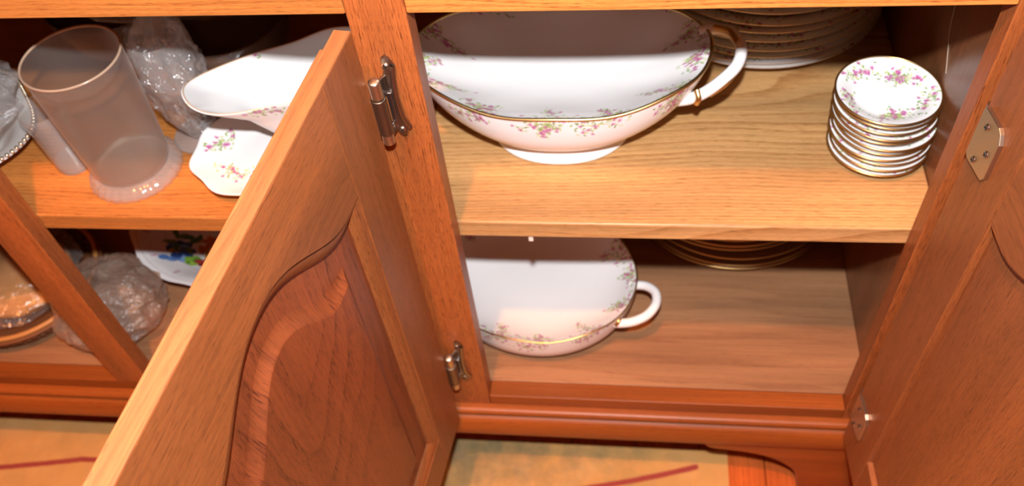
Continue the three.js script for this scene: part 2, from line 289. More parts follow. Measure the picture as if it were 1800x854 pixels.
function mirrorZ(g) {
  const p = g.attributes.position, n = g.attributes.normal; for (let i = 0; i < p.count; i++) { p.setZ(i, -p.getZ(i)); if (n) n.setZ(i, -n.getZ(i)); }
  if (g.index) { const a = g.index.array; for (let i = 0; i < a.length; i += 3) { const t = a[i]; a[i] = a[i + 1]; a[i + 1] = t; } }
  else for (const k of Object.keys(g.attributes)) { const at = g.attributes[k], s = at.itemSize, ar = at.array; for (let i = 0; i < at.count; i += 3) for (let c = 0; c < s; c++) { const t = ar[i * s + c]; ar[i * s + c] = ar[(i + 1) * s + c]; ar[(i + 1) * s + c] = t; } }
  return g;
}
// door of the right cell, open past square: we look at its flat inner face
const rightDoor = buildDoor(side, { width: 0.378, u0: 0.0565, u1: 0.3215, top: -0.058, drop: 0.0507, bot: -0.4535, thick: 0.018, panelMat: doorOak,
  profile: [[0, 0], [0.0004, -0.0009], [0.0006, -0.0055]], panelProfile: [[0.0004, -0.005], [0.004, -0.005]] });
{
  const a = 2.78 * Math.PI / 180, ux = V(Math.sin(a), 0, Math.cos(a)), n = V(-Math.cos(a), 0, Math.sin(a)), y = V(0, 1, 0);
  const m = new THREE.Matrix4().makeBasis(ux, y, n); // outward x up = -x side
  rightDoor.quaternion.setFromRotationMatrix(m); rightDoor.position.set(0.3605, -0.002, 0.0135);
}
// ── hinges ──
function screw(parent, x, y, z, r, nx, turn = 0.4) {        // domed crosshead screw; built facing +z
  const s = group('screw', parent, [x, y, z]);
  const dome = new THREE.SphereGeometry(r, 20, 8, 0, 6.3, 0, 1.1); dome.rotateX(Math.PI / 2); dome.translate(0, 0, -r * 0.45);
  const flat = new THREE.CylinderGeometry(r * 0.95, r, 0.0006, 20); flat.rotateX(Math.PI / 2);
  const g = join(dome, flat); s.rotation.z = turn; mesh('screw_head', g, screwMetal, s);
  const sl = join(new THREE.BoxGeometry(r * 1.25, r * 0.3, 0.0006).translate(0, 0, r * 0.5), new THREE.BoxGeometry(r * 0.3, r * 1.25, 0.0006).translate(0, 0, r * 0.5)); mesh('screw_slot', sl, slotDark, s);
  return s;
}
function barrelHinge(y0) {                     // frame leaf on the post, knuckles standing off towards the door edge
  const h = group('hinge', side, [-0.0195, y0, 0]);
  // leaf plate: pointed ends, waisted long edge
  const L = 0.0365;
  const pts = [[-0.0035, L - 0.002], [-0.001, L], [0.002, L - 0.003], [0.0045, L - 0.009], [0.0035, L - 0.016], [0.0022, 0], [0.0035, -L + 0.013], [0.005, -L + 0.008], [0.002, -L + 0.001], [-0.001, -L], [-0.004, -L + 0.003], [-0.0035, -L + 0.014], [-0.0055, -L + 0.018], [-0.0055, L - 0.018], [-0.0038, L - 0.013]];
  mesh('hinge_leaf', extrude(pts, 0.0016, 0.0005), antique, h).position.z = 0.0002;
  // raised rolled edge along the leaf
  mesh('leaf_rib', tube([V(0.0030, L - 0.008, 0.002), V(0.0018, L * 0.4, 0.0036), V(0.0012, 0, 0.004), V(0.0022, -L * 0.45, 0.0036), V(0.0052, -L + 0.009, 0.002)], 0.0021, 40, 10), antique, h);
  // arms from leaf to the knuckles, knuckles and pin
  const kx = -0.0088, kz = 0.0115;
  for (const [ya, yb] of [[0.006, 0.020], [-0.030, -0.021]]) {
    const arm = [[-0.004, 0.0006], [-0.0065, 0.004], [kx + 0.0015, kz - 0.0045], [kx + 0.003, kz - 0.003], [-0.0045, 0.0045], [-0.002, 0.0015]];
    const g = extrude(arm, yb - ya, 0.0003); g.rotateX(Math.PI / 2); g.translate(0, yb, 0); mesh('hinge_arm', g, antique, h);
  }
  const kn = (ya, yb, r, m, nm) => mesh(nm, new THREE.LatheGeometry([[0, ya], [r * 0.85, ya], [r, ya + 0.0006], [r, yb - 0.0006], [r * 0.85, yb], [0, yb]].map((q) => new THREE.Vector2(...q)), 28), m, h);
  for (const [a, b, r, m] of [[0.0085, 0.0225, 0.0043, nickel], [-0.0235, 0.008, 0.0054, darkBronze], [-0.0335, -0.0240, 0.0043, nickel]]) kn(a, b, r, m, 'knuckle').position.set(kx, 0, kz);
  mesh('pin_cap', new THREE.SphereGeometry(0.0042, 24, 10, 0, 6.3, 0, 1.57).scale(1, 0.4, 1), nickel, h).position.set(kx, 0.0224, kz);
  // blade of the door leaf between the arms, and the sheet wrapped round the middle knuckle
  mesh('door_blade', extrude([[kx - 0.0046, -0.023], [kx - 0.0046, 0.0082], [kx - 0.0025, 0.0082], [kx - 0.0025, -0.023]], 0.0035, 0.0003), antique, h).position.z = kz - 0.004;
  mesh('spring_plate', grain(box(-0.0052, -0.0015, -0.020, 0.006, 0.0025, 0.0042, 0.0004), 'y'), metal(0.38, 0.42, 0.5, 0.3), h);
  screw(h, -0.0012, L - 0.0085, 0.0022, 0.0029, 0); screw(h, -0.0005, -L + 0.007, 0.0022, 0.0026, 0, 0.9);
  return h;
}
barrelHinge(-0.068); barrelHinge(-0.4165);
function doorLeaf(y) {                          // six-sided leaf screwed to the inner face of the right-hand door
  const h = group('hinge', side); h.quaternion.copy(rightDoor.quaternion); h.position.copy(rightDoor.position);
  const pts = [[0.0025, y - 0.0195], [0.0025, y + 0.0175], [0.0045, y + 0.0208], [0.026, y + 0.0238], [0.0305, y + 0.0222], [0.0342, y + 0.0165], [0.0344, y - 0.0120], [0.0312, y - 0.0172], [0.006, y - 0.0222]];
  mesh('hinge_leaf', extrude(pts, 0.0022, 0.0005), nickel, h).position.z = 0.0003;
  for (const [u, v] of [[0.0148, 0.0132], [0.0262, 0.0010], [0.0152, -0.0146]]) screw(h, u, y + v, 0.0027, 0.0029, 0, 0.3 + u * 20);
  mesh('knuckle', new THREE.CylinderGeometry(0.0042, 0.0042, 0.036, 20).translate(0.0, y, -0.004), antique, h);
  return h;
}
doorLeaf(-0.0805); doorLeaf(-0.4430);

// ───────────────────────── china ─────────────────────────
const PINK = ['#c77fae', '#b8639a', '#d79cc0', '#b04f86'], GREEN = ['#86a055', '#a9bb6c', '#6d8a48', '#b9c27a'];
function rose(x, px, py, s, r) {
  x.globalAlpha = 0.85; const base = PINK[Math.floor(r() * 4)];
  for (let k = 0; k < 6; k++) { const a = r() * 6.28, d = s * 0.45; x.fillStyle = PINK[Math.floor(r() * 4)]; x.globalAlpha = 0.55; x.beginPath(); x.ellipse(px + Math.cos(a) * d, py + Math.sin(a) * d, s * 0.55, s * 0.4, a, 0, 7); x.fill(); }
  x.globalAlpha = 0.85; x.fillStyle = '#a4487c'; x.beginPath(); x.arc(px, py, s * 0.32, 0, 7); x.fill();
  x.globalAlpha = 0.5; x.fillStyle = '#f2cfe2'; x.beginPath(); x.arc(px - s * 0.3, py - s * 0.3, s * 0.22, 0, 7); x.fill(); x.globalAlpha = 1;
}
function leaf(x, px, py, s, r) { x.globalAlpha = 0.8; x.fillStyle = GREEN[Math.floor(r() * 4)]; x.beginPath(); x.ellipse(px, py, s, s * 0.42, r() * 6.28, 0, 7); x.fill(); x.globalAlpha = 1; }
function spray(x, px, py, len, s, ang, r) {      // a trailing spray: stem, leaves and roses
  const pts = []; let a = ang, cx = px, cy = py;
  for (let k = 0; k < 9; k++) { pts.push([cx, cy]); cx += Math.cos(a) * len / 8; cy += Math.sin(a) * len / 8; a += (r() - 0.5) * 0.8; }
  x.strokeStyle = '#9aa86a'; x.lineWidth = Math.max(1, s * 0.22); x.globalAlpha = 0.8; x.beginPath(); pts.forEach(([u, v], k) => k ? x.lineTo(u, v) : x.moveTo(u, v)); x.stroke(); x.globalAlpha = 1;
  for (const [u, v] of pts) { for (let k = 0; k < 4; k++) { const q = r() * 6.28, d = s * (0.8 + r() * 2.0); leaf(x, u + Math.cos(q) * d, v + Math.sin(q) * d * 1.1, s * 0.62, r); } }
  pts.forEach(([u, v], k) => { if (k % 2 === 0 || r() < 0.35) { const q = r() * 6.28, d = s * r() * 1.7; rose(x, u + Math.cos(q) * d, v + Math.sin(q) * d, s * (0.75 + r() * 0.35), r); } });
  for (let k = 0; k < 3; k++) { const [u, v] = pts[Math.floor(r() * 9)]; const q = r() * 6.28, d = s * (2.6 + r() * 1.4); x.strokeStyle = '#9aa86a'; x.lineWidth = Math.max(1, s * 0.15); x.beginPath(); x.moveTo(u, v); x.lineTo(u + Math.cos(q) * d, v + Math.sin(q) * d); x.stroke(); rose(x, u + Math.cos(q) * d, v + Math.sin(q) * d, s * 0.7, r); }
}
function china(w, h, draw, seed) {
  const c = document.createElement('canvas'); c.width = w; c.height = h; const x = c.getContext('2d'); x.fillStyle = '#e7e5e3'; x.fillRect(0, 0, w, h); draw(x, rng(seed), w, h);
  const t = new THREE.CanvasTexture(c); t.colorSpace = THREE.SRGBColorSpace; t.magFilter = THREE.LinearFilter; t.wrapS = THREE.RepeatWrapping;
  return new THREE.MeshPhysicalMaterial({ map: t, roughness: 0.12, ior: 1.5, specularIntensity: 0.8 });
}
const plainChina = new THREE.MeshPhysicalMaterial({ color: 0xe7e5e3, roughness: 0.12, specularIntensity: 0.8 });
// loft through a profile of {ax, az, y, w}; point(entry, theta) gives the position; v is length along the profile
function loft(profile, nT, point) {
  const smooth = [], c = (k) => profile[Math.max(0, Math.min(profile.length - 1, k))];
  for (let k = 0; k + 1 < profile.length; k++) for (let s = 0; s < 5; s++) {
    const t = s / 5, e = {}; for (const key of Object.keys(profile[0])) { const p0 = c(k - 1)[key], p1 = c(k)[key], p2 = c(k + 1)[key], p3 = c(k + 2)[key]; e[key] = 0.5 * (2 * p1 + (p2 - p0) * t + (2 * p0 - 5 * p1 + 4 * p2 - p3) * t * t + (3 * p1 - p0 - 3 * p2 + p3) * t * t * t); }
    if (e.ax < 0) e.ax = 0; if (e.az < 0) e.az = 0; smooth.push(e);
  }
  smooth.push(profile[profile.length - 1]);
  let L = 0; const len = [0]; for (let k = 1; k < smooth.length; k++) { L += Math.hypot(smooth[k].ax - smooth[k - 1].ax, smooth[k].y - smooth[k - 1].y); len.push(L); }
  const pos = [], uv = [], idx = [];
  smooth.forEach((e, k) => { for (let i = 0; i <= nT; i++) { const th = i / nT * Math.PI * 2, p = point(e, th); pos.push(p.x, p.y, p.z); uv.push(i / nT, len[k] / L); } });
  for (let k = 0; k + 1 < smooth.length; k++) for (let i = 0; i < nT; i++) { const a = k * (nT + 1) + i, b = a + 1, d = a + nT + 1, e = d + 1; idx.push(a, d, b, b, d, e); }
  const g = new THREE.BufferGeometry(); g.setAttribute('position', new THREE.BufferAttribute(new Float32Array(pos), 3)); g.setAttribute('uv', new THREE.BufferAttribute(new Float32Array(uv), 2)); g.setIndex(idx); g.computeVertexNormals();
  const n = g.attributes.normal; for (let k = 0; k < smooth.length; k++) { const a = k * (nT + 1), b = a + nT; const x = n.getX(a) + n.getX(b), y = n.getY(a) + n.getY(b), z = n.getZ(a) + n.getZ(b), l = Math.hypot(x, y, z) || 1; n.setXYZ(a, x / l, y / l, z / l); n.setXYZ(b, x / l, y / l, z / l); }
  return { g, L, len, smooth };
}
const vOf = (o, pred) => { const k = o.smooth.findIndex(pred); return o.len[k] / o.L; };

// handle: a closed ear in a near-level plane, with gilded bands where it joins
function ear(parent, pts, r, goldPts) {
  mesh('handle', tube(pts, r, 64, 14), plainChina, parent);
  for (const gp of goldPts) mesh('gilding', tube(gp, r * 0.55, 24, 8), gold, parent);
}
function scaleTube(g, curve) { return g; }

{ // large footed oval bowl on the right-hand shelf
  const b = tag(group('footed_bowl', scene, [0.080, SH, -0.143], 0), 'large oval footed china bowl with pink rose border standing on the shelf', 'bowl');
  const P = [[0, 0, 0.004, 0], [0.050, 0.045, 0.004, 0], [0.0565, 0.052, 0.0005, 0], [0.060, 0.0555, 0, 0], [0.0635, 0.0585, 0.0018, 0], [0.0630, 0.0580, 0.005, 0], [0.0580, 0.0535, 0.0095, 0], [0.0575, 0.0530, 0.0160, 0], [0.068, 0.0590, 0.0190, 0.02], [0.086, 0.0660, 0.0270, 0.1], [0.102, 0.0712, 0.0395, 0.3], [0.1135, 0.0740, 0.054, 0.6], [0.1195, 0.0753, 0.067, 0.9], [0.1222, 0.0758, 0.0755, 1], [0.1218, 0.0755, 0.0772, 1], [0.1203, 0.0740, 0.0766, 1], [0.1125, 0.0665, 0.0715, 0.85], [0.1015, 0.0575, 0.0650, 0.6], [0.087, 0.0475, 0.0585, 0.3], [0.069, 0.0365, 0.0530, 0.12], [0.047, 0.0245, 0.0490, 0.03], [0.023, 0.012, 0.0470, 0], [0, 0, 0.0465, 0]].map(([ax, az, y, w]) => ({ ax, az, y, w }));
  const pt = (e, t) => { const c = Math.cos(t), s = Math.sin(t), n = 2.2, k = Math.pow(Math.abs(c) ** n + Math.abs(s) ** n, -1 / n); return V(e.ax * (1 + 0.032 * e.w) * c * k, e.y + e.w * 0.0075 * Math.cos(2 * t) + e.w * 0.0012 * Math.cos(8 * t), e.az * s * k); };
  const o = loft(P, 160, pt), vr = vOf(o, (e) => e.y >= 0.0765);
  const m = china(2048, 768, (x, r, w, h) => {
    // u runs round the bowl, v along the profile; canvas y is flipped
    const Y = (v) => (1 - v) * h, mm = h / (o.L * 1000);
    for (const du of [0, w, -w]) for (let k = 0; k < 13; k++) {
      const u = (k + 0.12 * (k % 3)) / 13 * w + du, q = rng(100 + k * 7);
      const far = Math.abs((u - du) / w - 0.74) < 0.15; if (!far) spray(x, u, Y(vr) - 7 * mm, 44 * mm, 3.2 * mm, 0.0 + (k % 2) * 0.12, q);                                   // garland inside the rim
      if (!far) spray(x, u + 14 * mm, Y(vr) - 10 * mm, (k % 2 ? 27 : 15) * mm, 3.3 * mm, -1.25 - 0.3 * (k % 3), q);         // clusters growing inwards
      spray(x, u + 8 * mm, Y(vr) + 5 * mm, 34 * mm, 3.1 * mm, 0.06 - (k % 2) * 0.12, rng(300 + k * 7));           // garland outside
      if (k % 2) spray(x, u + 22 * mm, Y(vr) + 8 * mm, 14 * mm, 3.1 * mm, 1.2, rng(500 + k));
    }
  }, 11);
  mesh('bowl_body', o.g, m, b);
  const rimPts = []; for (let k = 0; k < 120; k++) { const t = k / 120 * Math.PI * 2; rimPts.push(pt({ ax: 0.1218, az: 0.0755, y: 0.0772, w: 1 }, t)); }
  mesh('gilded_rim', tube(rimPts, 0.0016, 240, 8, true), gold, b);
  for (const s of [1, -1]) {
    ear(b, [V(s * 0.096, 0.051, s * 0.032), V(s * 0.108, 0.055, s * 0.034), V(s * 0.119, 0.061, s * 0.034), V(s * 0.133, 0.071, s * 0.030), V(s * 0.1455, 0.0785, s * 0.019), V(s * 0.149, 0.0825, s * 0.003), V(s * 0.143, 0.084, s * -0.013), V(s * 0.130, 0.083, s * -0.021), V(s * 0.1175, 0.0795, s * -0.022)], 0.0049,
      [[V(s * 0.114, 0.054, s * 0.0385), V(s * 0.1155, 0.060, s * 0.0385), V(s * 0.114, 0.065, s * 0.034)], [V(s * 0.124, 0.060, s * 0.0345), V(s * 0.137, 0.070, s * 0.0312), V(s * 0.1475, 0.0775, s * 0.018)], [V(s * 0.146, 0.086, s * 0.001), V(s * 0.140, 0.0875, s * -0.012), V(s * 0.128, 0.086, s * -0.0195)]]);
  }
}
{ // lower oval dish
  const b = tag(group('oval_dish', scene, [0.0385, HB, -0.127], -0.30), 'oval two handled china dish with pink rose border on the cabinet bottom', 'bowl');
  const P = [[0, 0, 0.003, 0], [0.066, 0.052, 0.003, 0], [0.074, 0.060, 0.0, 0], [0.080, 0.066, 0.0006, 0], [0.092, 0.076, 0.006, 0], [0.1025, 0.0845, 0.016, 0.1], [0.1095, 0.0890, 0.029, 0.4], [0.1138, 0.0908, 0.044, 0.8], [0.1155, 0.0915, 0.0550, 1], [0.1150, 0.0912, 0.0565, 1], [0.1135, 0.090, 0.0558, 1], [0.1060, 0.083, 0.0500, 0.8], [0.096, 0.0745, 0.0435, 0.4], [0.082, 0.063, 0.0375, 0.1], [0.064, 0.049, 0.0330, 0], [0.040, 0.031, 0.0300, 0], [0, 0, 0.0290, 0]].map(([ax, az, y, w]) => ({ ax, az, y, w }));
  const pt = (e, t) => { const c = Math.cos(t), s = Math.sin(t); return V(e.ax * c, e.y + e.w * 0.002 * Math.cos(2 * t) + e.w * 0.0011 * Math.cos(8 * t + 0.6), e.az * s); };
  const o = loft(P, 160, pt), vr = vOf(o, (e) => e.y >= 0.056);
  const m = china(2048, 700, (x, r, w, h) => {
    const Y = (v) => (1 - v) * h, mm = h / (o.L * 1000);
    for (const du of [0, w, -w]) for (let k = 0; k < 13; k++) {
      const u = (k + 0.12 * (k % 3)) / 13 * w + du, q = rng(700 + k * 7);
      spray(x, u, Y(vr) - 6 * mm, 40 * mm, 3.0 * mm, 0.0 + (k % 2) * 0.12, q);
      spray(x, u + 14 * mm, Y(vr) - 9 * mm, (k % 2 ? 22 : 12) * mm, 3.0 * mm, -1.25 - 0.3 * (k % 3), q);
      spray(x, u + 8 * mm, Y(vr) + 6 * mm, 32 * mm, 2.9 * mm, 0.06 - (k % 2) * 0.12, rng(900 + k * 7));
    }
  }, 12);
  mesh('dish_body', o.g, m, b);
  const rimPts = []; for (let k = 0; k < 120; k++) rimPts.push(pt({ ax: 0.115, az: 0.0912, y: 0.0565, w: 1 }, k / 120 * Math.PI * 2));
  mesh('gilded_rim', tube(rimPts, 0.00095, 240, 8, true), gold, b);
  for (const s of [1, -1]) ear(b, [V(s * 0.0960, 0.041, 0.029), V(s * 0.1080, 0.046, 0.031), V(s * 0.1230, 0.051, 0.027), V(s * 0.1350, 0.055, 0.017), V(s * 0.1395, 0.057, 0.002), V(s * 0.1350, 0.057, -0.011), V(s * 0.1230, 0.054, -0.018), V(s * 0.1060, 0.050, -0.017)], 0.0048,
    [[V(s * 0.1070, 0.047, 0.0345), V(s * 0.1090, 0.051, 0.032), V(s * 0.1090, 0.052, 0.028)], [V(s * 0.1240, 0.0485, 0.029), V(s * 0.1370, 0.053, 0.018), V(s * 0.1420, 0.056, 0.004)]]);
}
// round plates: one builder, cloned into stacks
function plateGeo(R, H, well, t, scallop = 0) {
  const P = [[0, 0.0012], [well * 0.80, 0.0012], [well * 0.86, 0], [well * 0.93, 0.0004], [well * 1.02, 0.003], [R * 0.86, H * 0.70 - t * 0.4], [R * 0.985, H - t * 0.75], [R, H - t * 0.25], [R * 0.992, H], [R * 0.86, H * 0.72 + t * 0.55], [well * 1.1, t + 0.0028], [well * 0.96, t + 0.0016], [well * 0.6, t + 0.0012], [0, t + 0.0012]].map(([ax, y]) => ({ ax, az: ax, y }));
  const o = loft(P, 96, (e, th) => { const k = 1 + scallop * Math.cos(12 * th) * Math.min(1, (e.ax / R) ** 6); return V(e.ax * Math.cos(th) * k, e.y, e.ax * Math.sin(th) * k); });
  const p = o.g.attributes.position, u = o.g.attributes.uv; for (let i = 0; i < p.count; i++) u.setXY(i, 0.5 + p.getX(i) / (2.04 * R), 0.5 + p.getZ(i) / (2.04 * R));
  return o.g;
}
function rimTube(R, y, r) { const q = []; for (let k = 0; k < 72; k++) q.push(V(R * Math.cos(k / 72 * 6.28318), y, R * Math.sin(k / 72 * 6.28318))); return tube(q, r, 144, 8, true); }
const discSprays = (n, rad, len, s, a0) => (x, r, w) => { for (let k = 0; k < n; k++) { const a = a0 + k / n * 6.28, R = w / 2.04 * rad; x.save(); x.translate(w / 2 + Math.cos(a) * R, w / 2 + Math.sin(a) * R); x.rotate(a + Math.PI / 2); spray(x, -len * w * 0.5, 0, len * w, s * w, (k % 2 ? 0.18 : -0.18), rng(40 + k * 13 + n)); if (k % 2) spray(x, 0, 0, len * w * 0.35, s * w, 1.5, rng(90 + k)); x.restore(); } };
{ // eleven butter plates
  const R = 0.0402, geo = plateGeo(R, 0.0095, 0.026, 0.0024, 0.004), rim = rimTube(R * 0.996, 0.0093, 0.0009), m = china(512, 512, discSprays(5, 0.70, 0.30, 0.030, 0.55), 3);
  const proto = group('butter_plate', scene); mesh('plate_body', geo, m, proto); mesh('gilded_rim', rim, gold, proto);
  const r = rng(8), N = 11, ord = ['lowest', 'second from the bottom', 'third from the bottom', 'fourth from the bottom', 'fifth from the bottom', 'sixth, exactly midway', 'fifth from the top', 'fourth from the top', 'third from the top', 'second from the top', 'topmost'];
  for (let k = 0; k < N; k++) {
    const p = k ? proto.clone() : proto; if (k) { p.name = numbered('butter_plate'); scene.add(p); }
    p.position.set(0.3473 - 0.004 * k / 10 + (r() - 0.5) * 0.003, SH + k * 0.00575, -0.1075 + (r() - 0.5) * 0.003); p.rotation.y = k === 10 ? 0.2 : r() * 6.28;
    tag(p, `small rose china plate in the shelf stack by the side wall, ${ord[k]}`, 'plate', 'stack of small plates on the shelf');
  }
}
{ // stack of large dinner plates at the back of the shelf
  const R = 0.116, geo = plateGeo(R, 0.019, 0.075, 0.0030), rim = rimTube(R * 0.999, 0.0186, 0.00065), m = china(1024, 1024, discSprays(14, 0.86, 0.16, 0.0125, 0.2), 4);
  const proto = group('dinner_plate', scene); mesh('plate_body', geo, m, proto); mesh('gilded_rim', rim, gold, proto);
  const gaps = [0, 0.0052, 0.0104, 0.0185, 0.029, 0.040, 0.0465, 0.058, 0.0695, 0.076, 0.088, 0.098], r = rng(18);
  const ord = ['lowest, fully lit', 'second from the bottom', 'third from the bottom', 'fourth from the bottom', 'fifth from the bottom', 'sixth from the bottom', 'seventh from the bottom', 'eighth from the bottom', 'fourth from the top', 'third from the top', 'second from the top', 'topmost'];
  gaps.forEach((y, k) => {
    const p = k ? proto.clone() : proto; if (k) { p.name = numbered('dinner_plate'); scene.add(p); }
    p.position.set(0.2625 + (r() - 0.5) * 0.003, SH + y, -0.306 + (r() - 0.5) * 0.004); p.rotation.y = r() * 6.28;
    tag(p, `large gold-rimmed china plate in the tall stack behind the bowl, ${ord[k]}`, 'plate', 'stack of large plates at the back of the shelf');
  });
}
{ // glass plates at the back of the cabinet bottom
  const R = 0.122, geo = plateGeo(R, 0.016, 0.075, 0.0035), rim = rimTube(R * 0.998, 0.0156, 0.0011);
  const m = new THREE.MeshPhysicalMaterial({ color: new THREE.Color().setRGB(0.42, 0.25, 0.14), roughness: 0.12, transmission: 0.35, thickness: 0, ior: 1.5 });
  const proto = group('glass_plate', scene); mesh('plate_body', geo, m, proto); mesh('plate_rim', rim, gold, proto);
  const ys = [0, 0.006, 0.018, 0.034, 0.040, 0.050], ord = ['lowest, lit along its rim', 'second from the bottom', 'third from the bottom', 'third from the top', 'second from the top', 'topmost, just under the shelf'];
  ys.forEach((y, k) => { const p = k ? proto.clone() : proto; if (k) { p.name = numbered('glass_plate'); scene.add(p); } p.position.set(0.262 - (k > 2 ? 0.006 : 0), HB + y, -0.284); p.rotation.y = k * 0.7; tag(p, `amber brown glass plate in the low stack under the shelf, ${ord[k]}`, 'plate', 'stack of glass plates on the cabinet bottom'); });
}
{ // gravy boat and its stand
  const st = tag(group('sauce_stand', scene, [-0.155, SH, -0.108], 0.42), 'oval scalloped china stand with pink roses beneath the sauce boat', 'plate');
  const P = [[0, 0.001], [0.045, 0.001], [0.05, 0], [0.056, 0.001], [0.078, 0.006], [0.097, 0.0125], [0.0985, 0.0135], [0.097, 0.0145], [0.078, 0.0085], [0.058, 0.0042], [0.04, 0.0035], [0, 0.0035]].map(([ax, y]) => ({ ax, az: ax * 0.72, y }));
  const o = loft(P, 120, (e, t) => { const k = 1 + 0.02 * Math.cos(10 * t) * Math.min(1, (e.ax / 0.097) ** 4); return V(e.ax * k * Math.cos(t), e.y, e.az * k * Math.sin(t)); });
  const p = o.g.attributes.position, u = o.g.attributes.uv; for (let i = 0; i < p.count; i++) u.setXY(i, 0.5 + p.getX(i) / 0.204, 0.5 + p.getZ(i) / 0.204);
  mesh('stand_body', o.g, china(768, 768, (x, r, w) => { for (let k = 0; k < 8; k++) { const a = 0.35 + k / 8 * 6.28; x.save(); x.translate(w / 2 + Math.cos(a) * w * 0.36, w / 2 + Math.sin(a) * w * 0.26); x.rotate(a + 1.57); spray(x, -w * 0.07, 0, w * 0.14, w * 0.0145, 0.2, rng(60 + k)); x.restore(); } }, 5), st);
  const rp = []; for (let k = 0; k < 96; k++) { const t = k / 96 * 6.28318, q = 1 + 0.02 * Math.cos(10 * t); rp.push(V(0.0985 * q * Math.cos(t), 0.0135, 0.0709 * q * Math.sin(t))); }
  mesh('gilded_rim', tube(rp, 0.0008, 192, 6, true), gold, st);

  const b = tag(group('sauce_boat', scene, [-0.134, SH + 0.0036, -0.125], 0.54), 'white china sauce boat with a broad spout and pink roses, left of the open door', 'sauce boat');
  const Q = [[0, 0.003, 0, 0], [0.024, 0.003, 0, 0], [0.027, 0, 0, 0], [0.030, 0.001, 0, 0], [0.029, 0.007, 0, 0], [0.034, 0.011, 0, 0], [0.047, 0.022, 0.0, 0.1], [0.054, 0.036, 0.06, 0.3], [0.056, 0.050, 0.26, 0.6], [0.0565, 0.060, 0.66, 0.9], [0.058, 0.068, 1, 1], [0.0572, 0.0694, 1, 1], [0.0558, 0.068, 0.97, 1], [0.0542, 0.059, 0.62, 0.9], [0.0535, 0.049, 0.22, 0.6], [0.0515, 0.036, 0.04, 0.3], [0.044, 0.023, 0.03, 0.1], [0.028, 0.014, 0, 0], [0, 0.0125, 0, 0]].map(([ax, y, sp, w]) => ({ ax: ax * (1 + 0.18 * w), az: ax * (0.60 + 0.13 * w), y: y * 1.13, sp, w }));
  const pt = (e, t) => {           // the spout points to -x
    const d = Math.atan2(Math.sin(t - Math.PI), Math.cos(t - Math.PI)), s = Math.exp(-(Math.abs(d / 0.80) ** 3)) * e.sp, hd = Math.exp(-((t > Math.PI ? t - 2 * Math.PI : t) ** 2) / 0.3) * e.w;
    return V(e.ax * Math.cos(t) - s * 0.036, e.y + s * 0.010 + hd * 0.006 - e.w * 0.004 * Math.sin(t) ** 2 + e.w * 0.0016 * Math.cos(6 * d), e.az * Math.sin(t) * (1 + 0.42 * s));
  };
  const ob = loft(Q, 128, pt), vr = vOf(ob, (e) => e.y >= 0.069 * 1.13);
  mesh('boat_body', ob.g, china(1024, 512, (x, r, w, h) => { const mm = h / (ob.L * 1000), Y = (1 - vr) * h; for (let k = 0; k < 7; k++) for (const du of [0, w, -w]) spray(x, (k + 0.3) / 7 * w + du, Y + 8 * mm, 24 * mm, 2.6 * mm, (k % 2) * 0.3 - 0.1, rng(200 + k)); }, 6), b);
  const rp2 = []; for (let k = 0; k < 128; k++) rp2.push(pt({ ax: 0.0572 * 1.18, az: 0.0572 * 0.73, y: 0.0694 * 1.13, sp: 1, w: 1 }, k / 128 * 6.28318));
  mesh('rim_line', tube(rp2, 0.0006, 256, 6, true), new THREE.MeshStandardMaterial({ color: 0xd9b08a, roughness: 0.3, metalness: 0.3 }), b);
  mesh('handle', tube([V(0.060, 0.066, 0), V(0.069, 0.068, 0), V(0.0735, 0.058, 0), V(0.070, 0.044, 0), V(0.062, 0.034, 0), V(0.052, 0.028, 0)], 0.0045, 48, 12), plainChina, b);
}
// ───────────────────────── glass, silver and wrapped things in the left cell ─────────────────────────
const frosted = new THREE.MeshPhysicalMaterial({ color: new THREE.Color().setRGB(0.90, 0.84, 0.77), transmission: 0.95, roughness: 0.46, thickness: 0, ior: 1.45 });
const clearRib = new THREE.MeshPhysicalMaterial({ color: new THREE.Color().setRGB(0.86, 0.84, 0.82), transmission: 0.85, roughness: 0.12, thickness: 0, ior: 1.5 });
function filmMat(rough, trans, seed, scale) {
  const n = 256, px = new Uint8Array(n * n * 4); for (let j = 0; j < n; j++) for (let i = 0; i < n; i++) { const x = i / n * 9, y = j / n * 9; let v = Math.abs(fbm(x + seed, y, 4) - 0.5) * 2 + 0.6 * Math.abs(fbm(x * 2.7, y * 2.7 + seed, 3) - 0.5) * 2; v = 255 * (1 - Math.min(1, v)); const k = (j * n + i) * 4; px[k] = px[k + 1] = px[k + 2] = v; px[k + 3] = 255; }
  return new THREE.MeshPhysicalMaterial({ color: new THREE.Color().setRGB(0.93, 0.92, 0.91), transmission: trans, roughness: rough, thickness: 0, ior: 1.75, bumpMap: dataTex(n, n, px, false, 0.06, 0.06), bumpScale: 0.0012 * scale, side: THREE.DoubleSide });
}
const film = filmMat(0.20, 0.95, 2, 0.9), filmSoft = filmMat(0.26, 1.0, 7, 1.0), filmMilky = filmMat(0.36, 0.86, 4, 1.0);
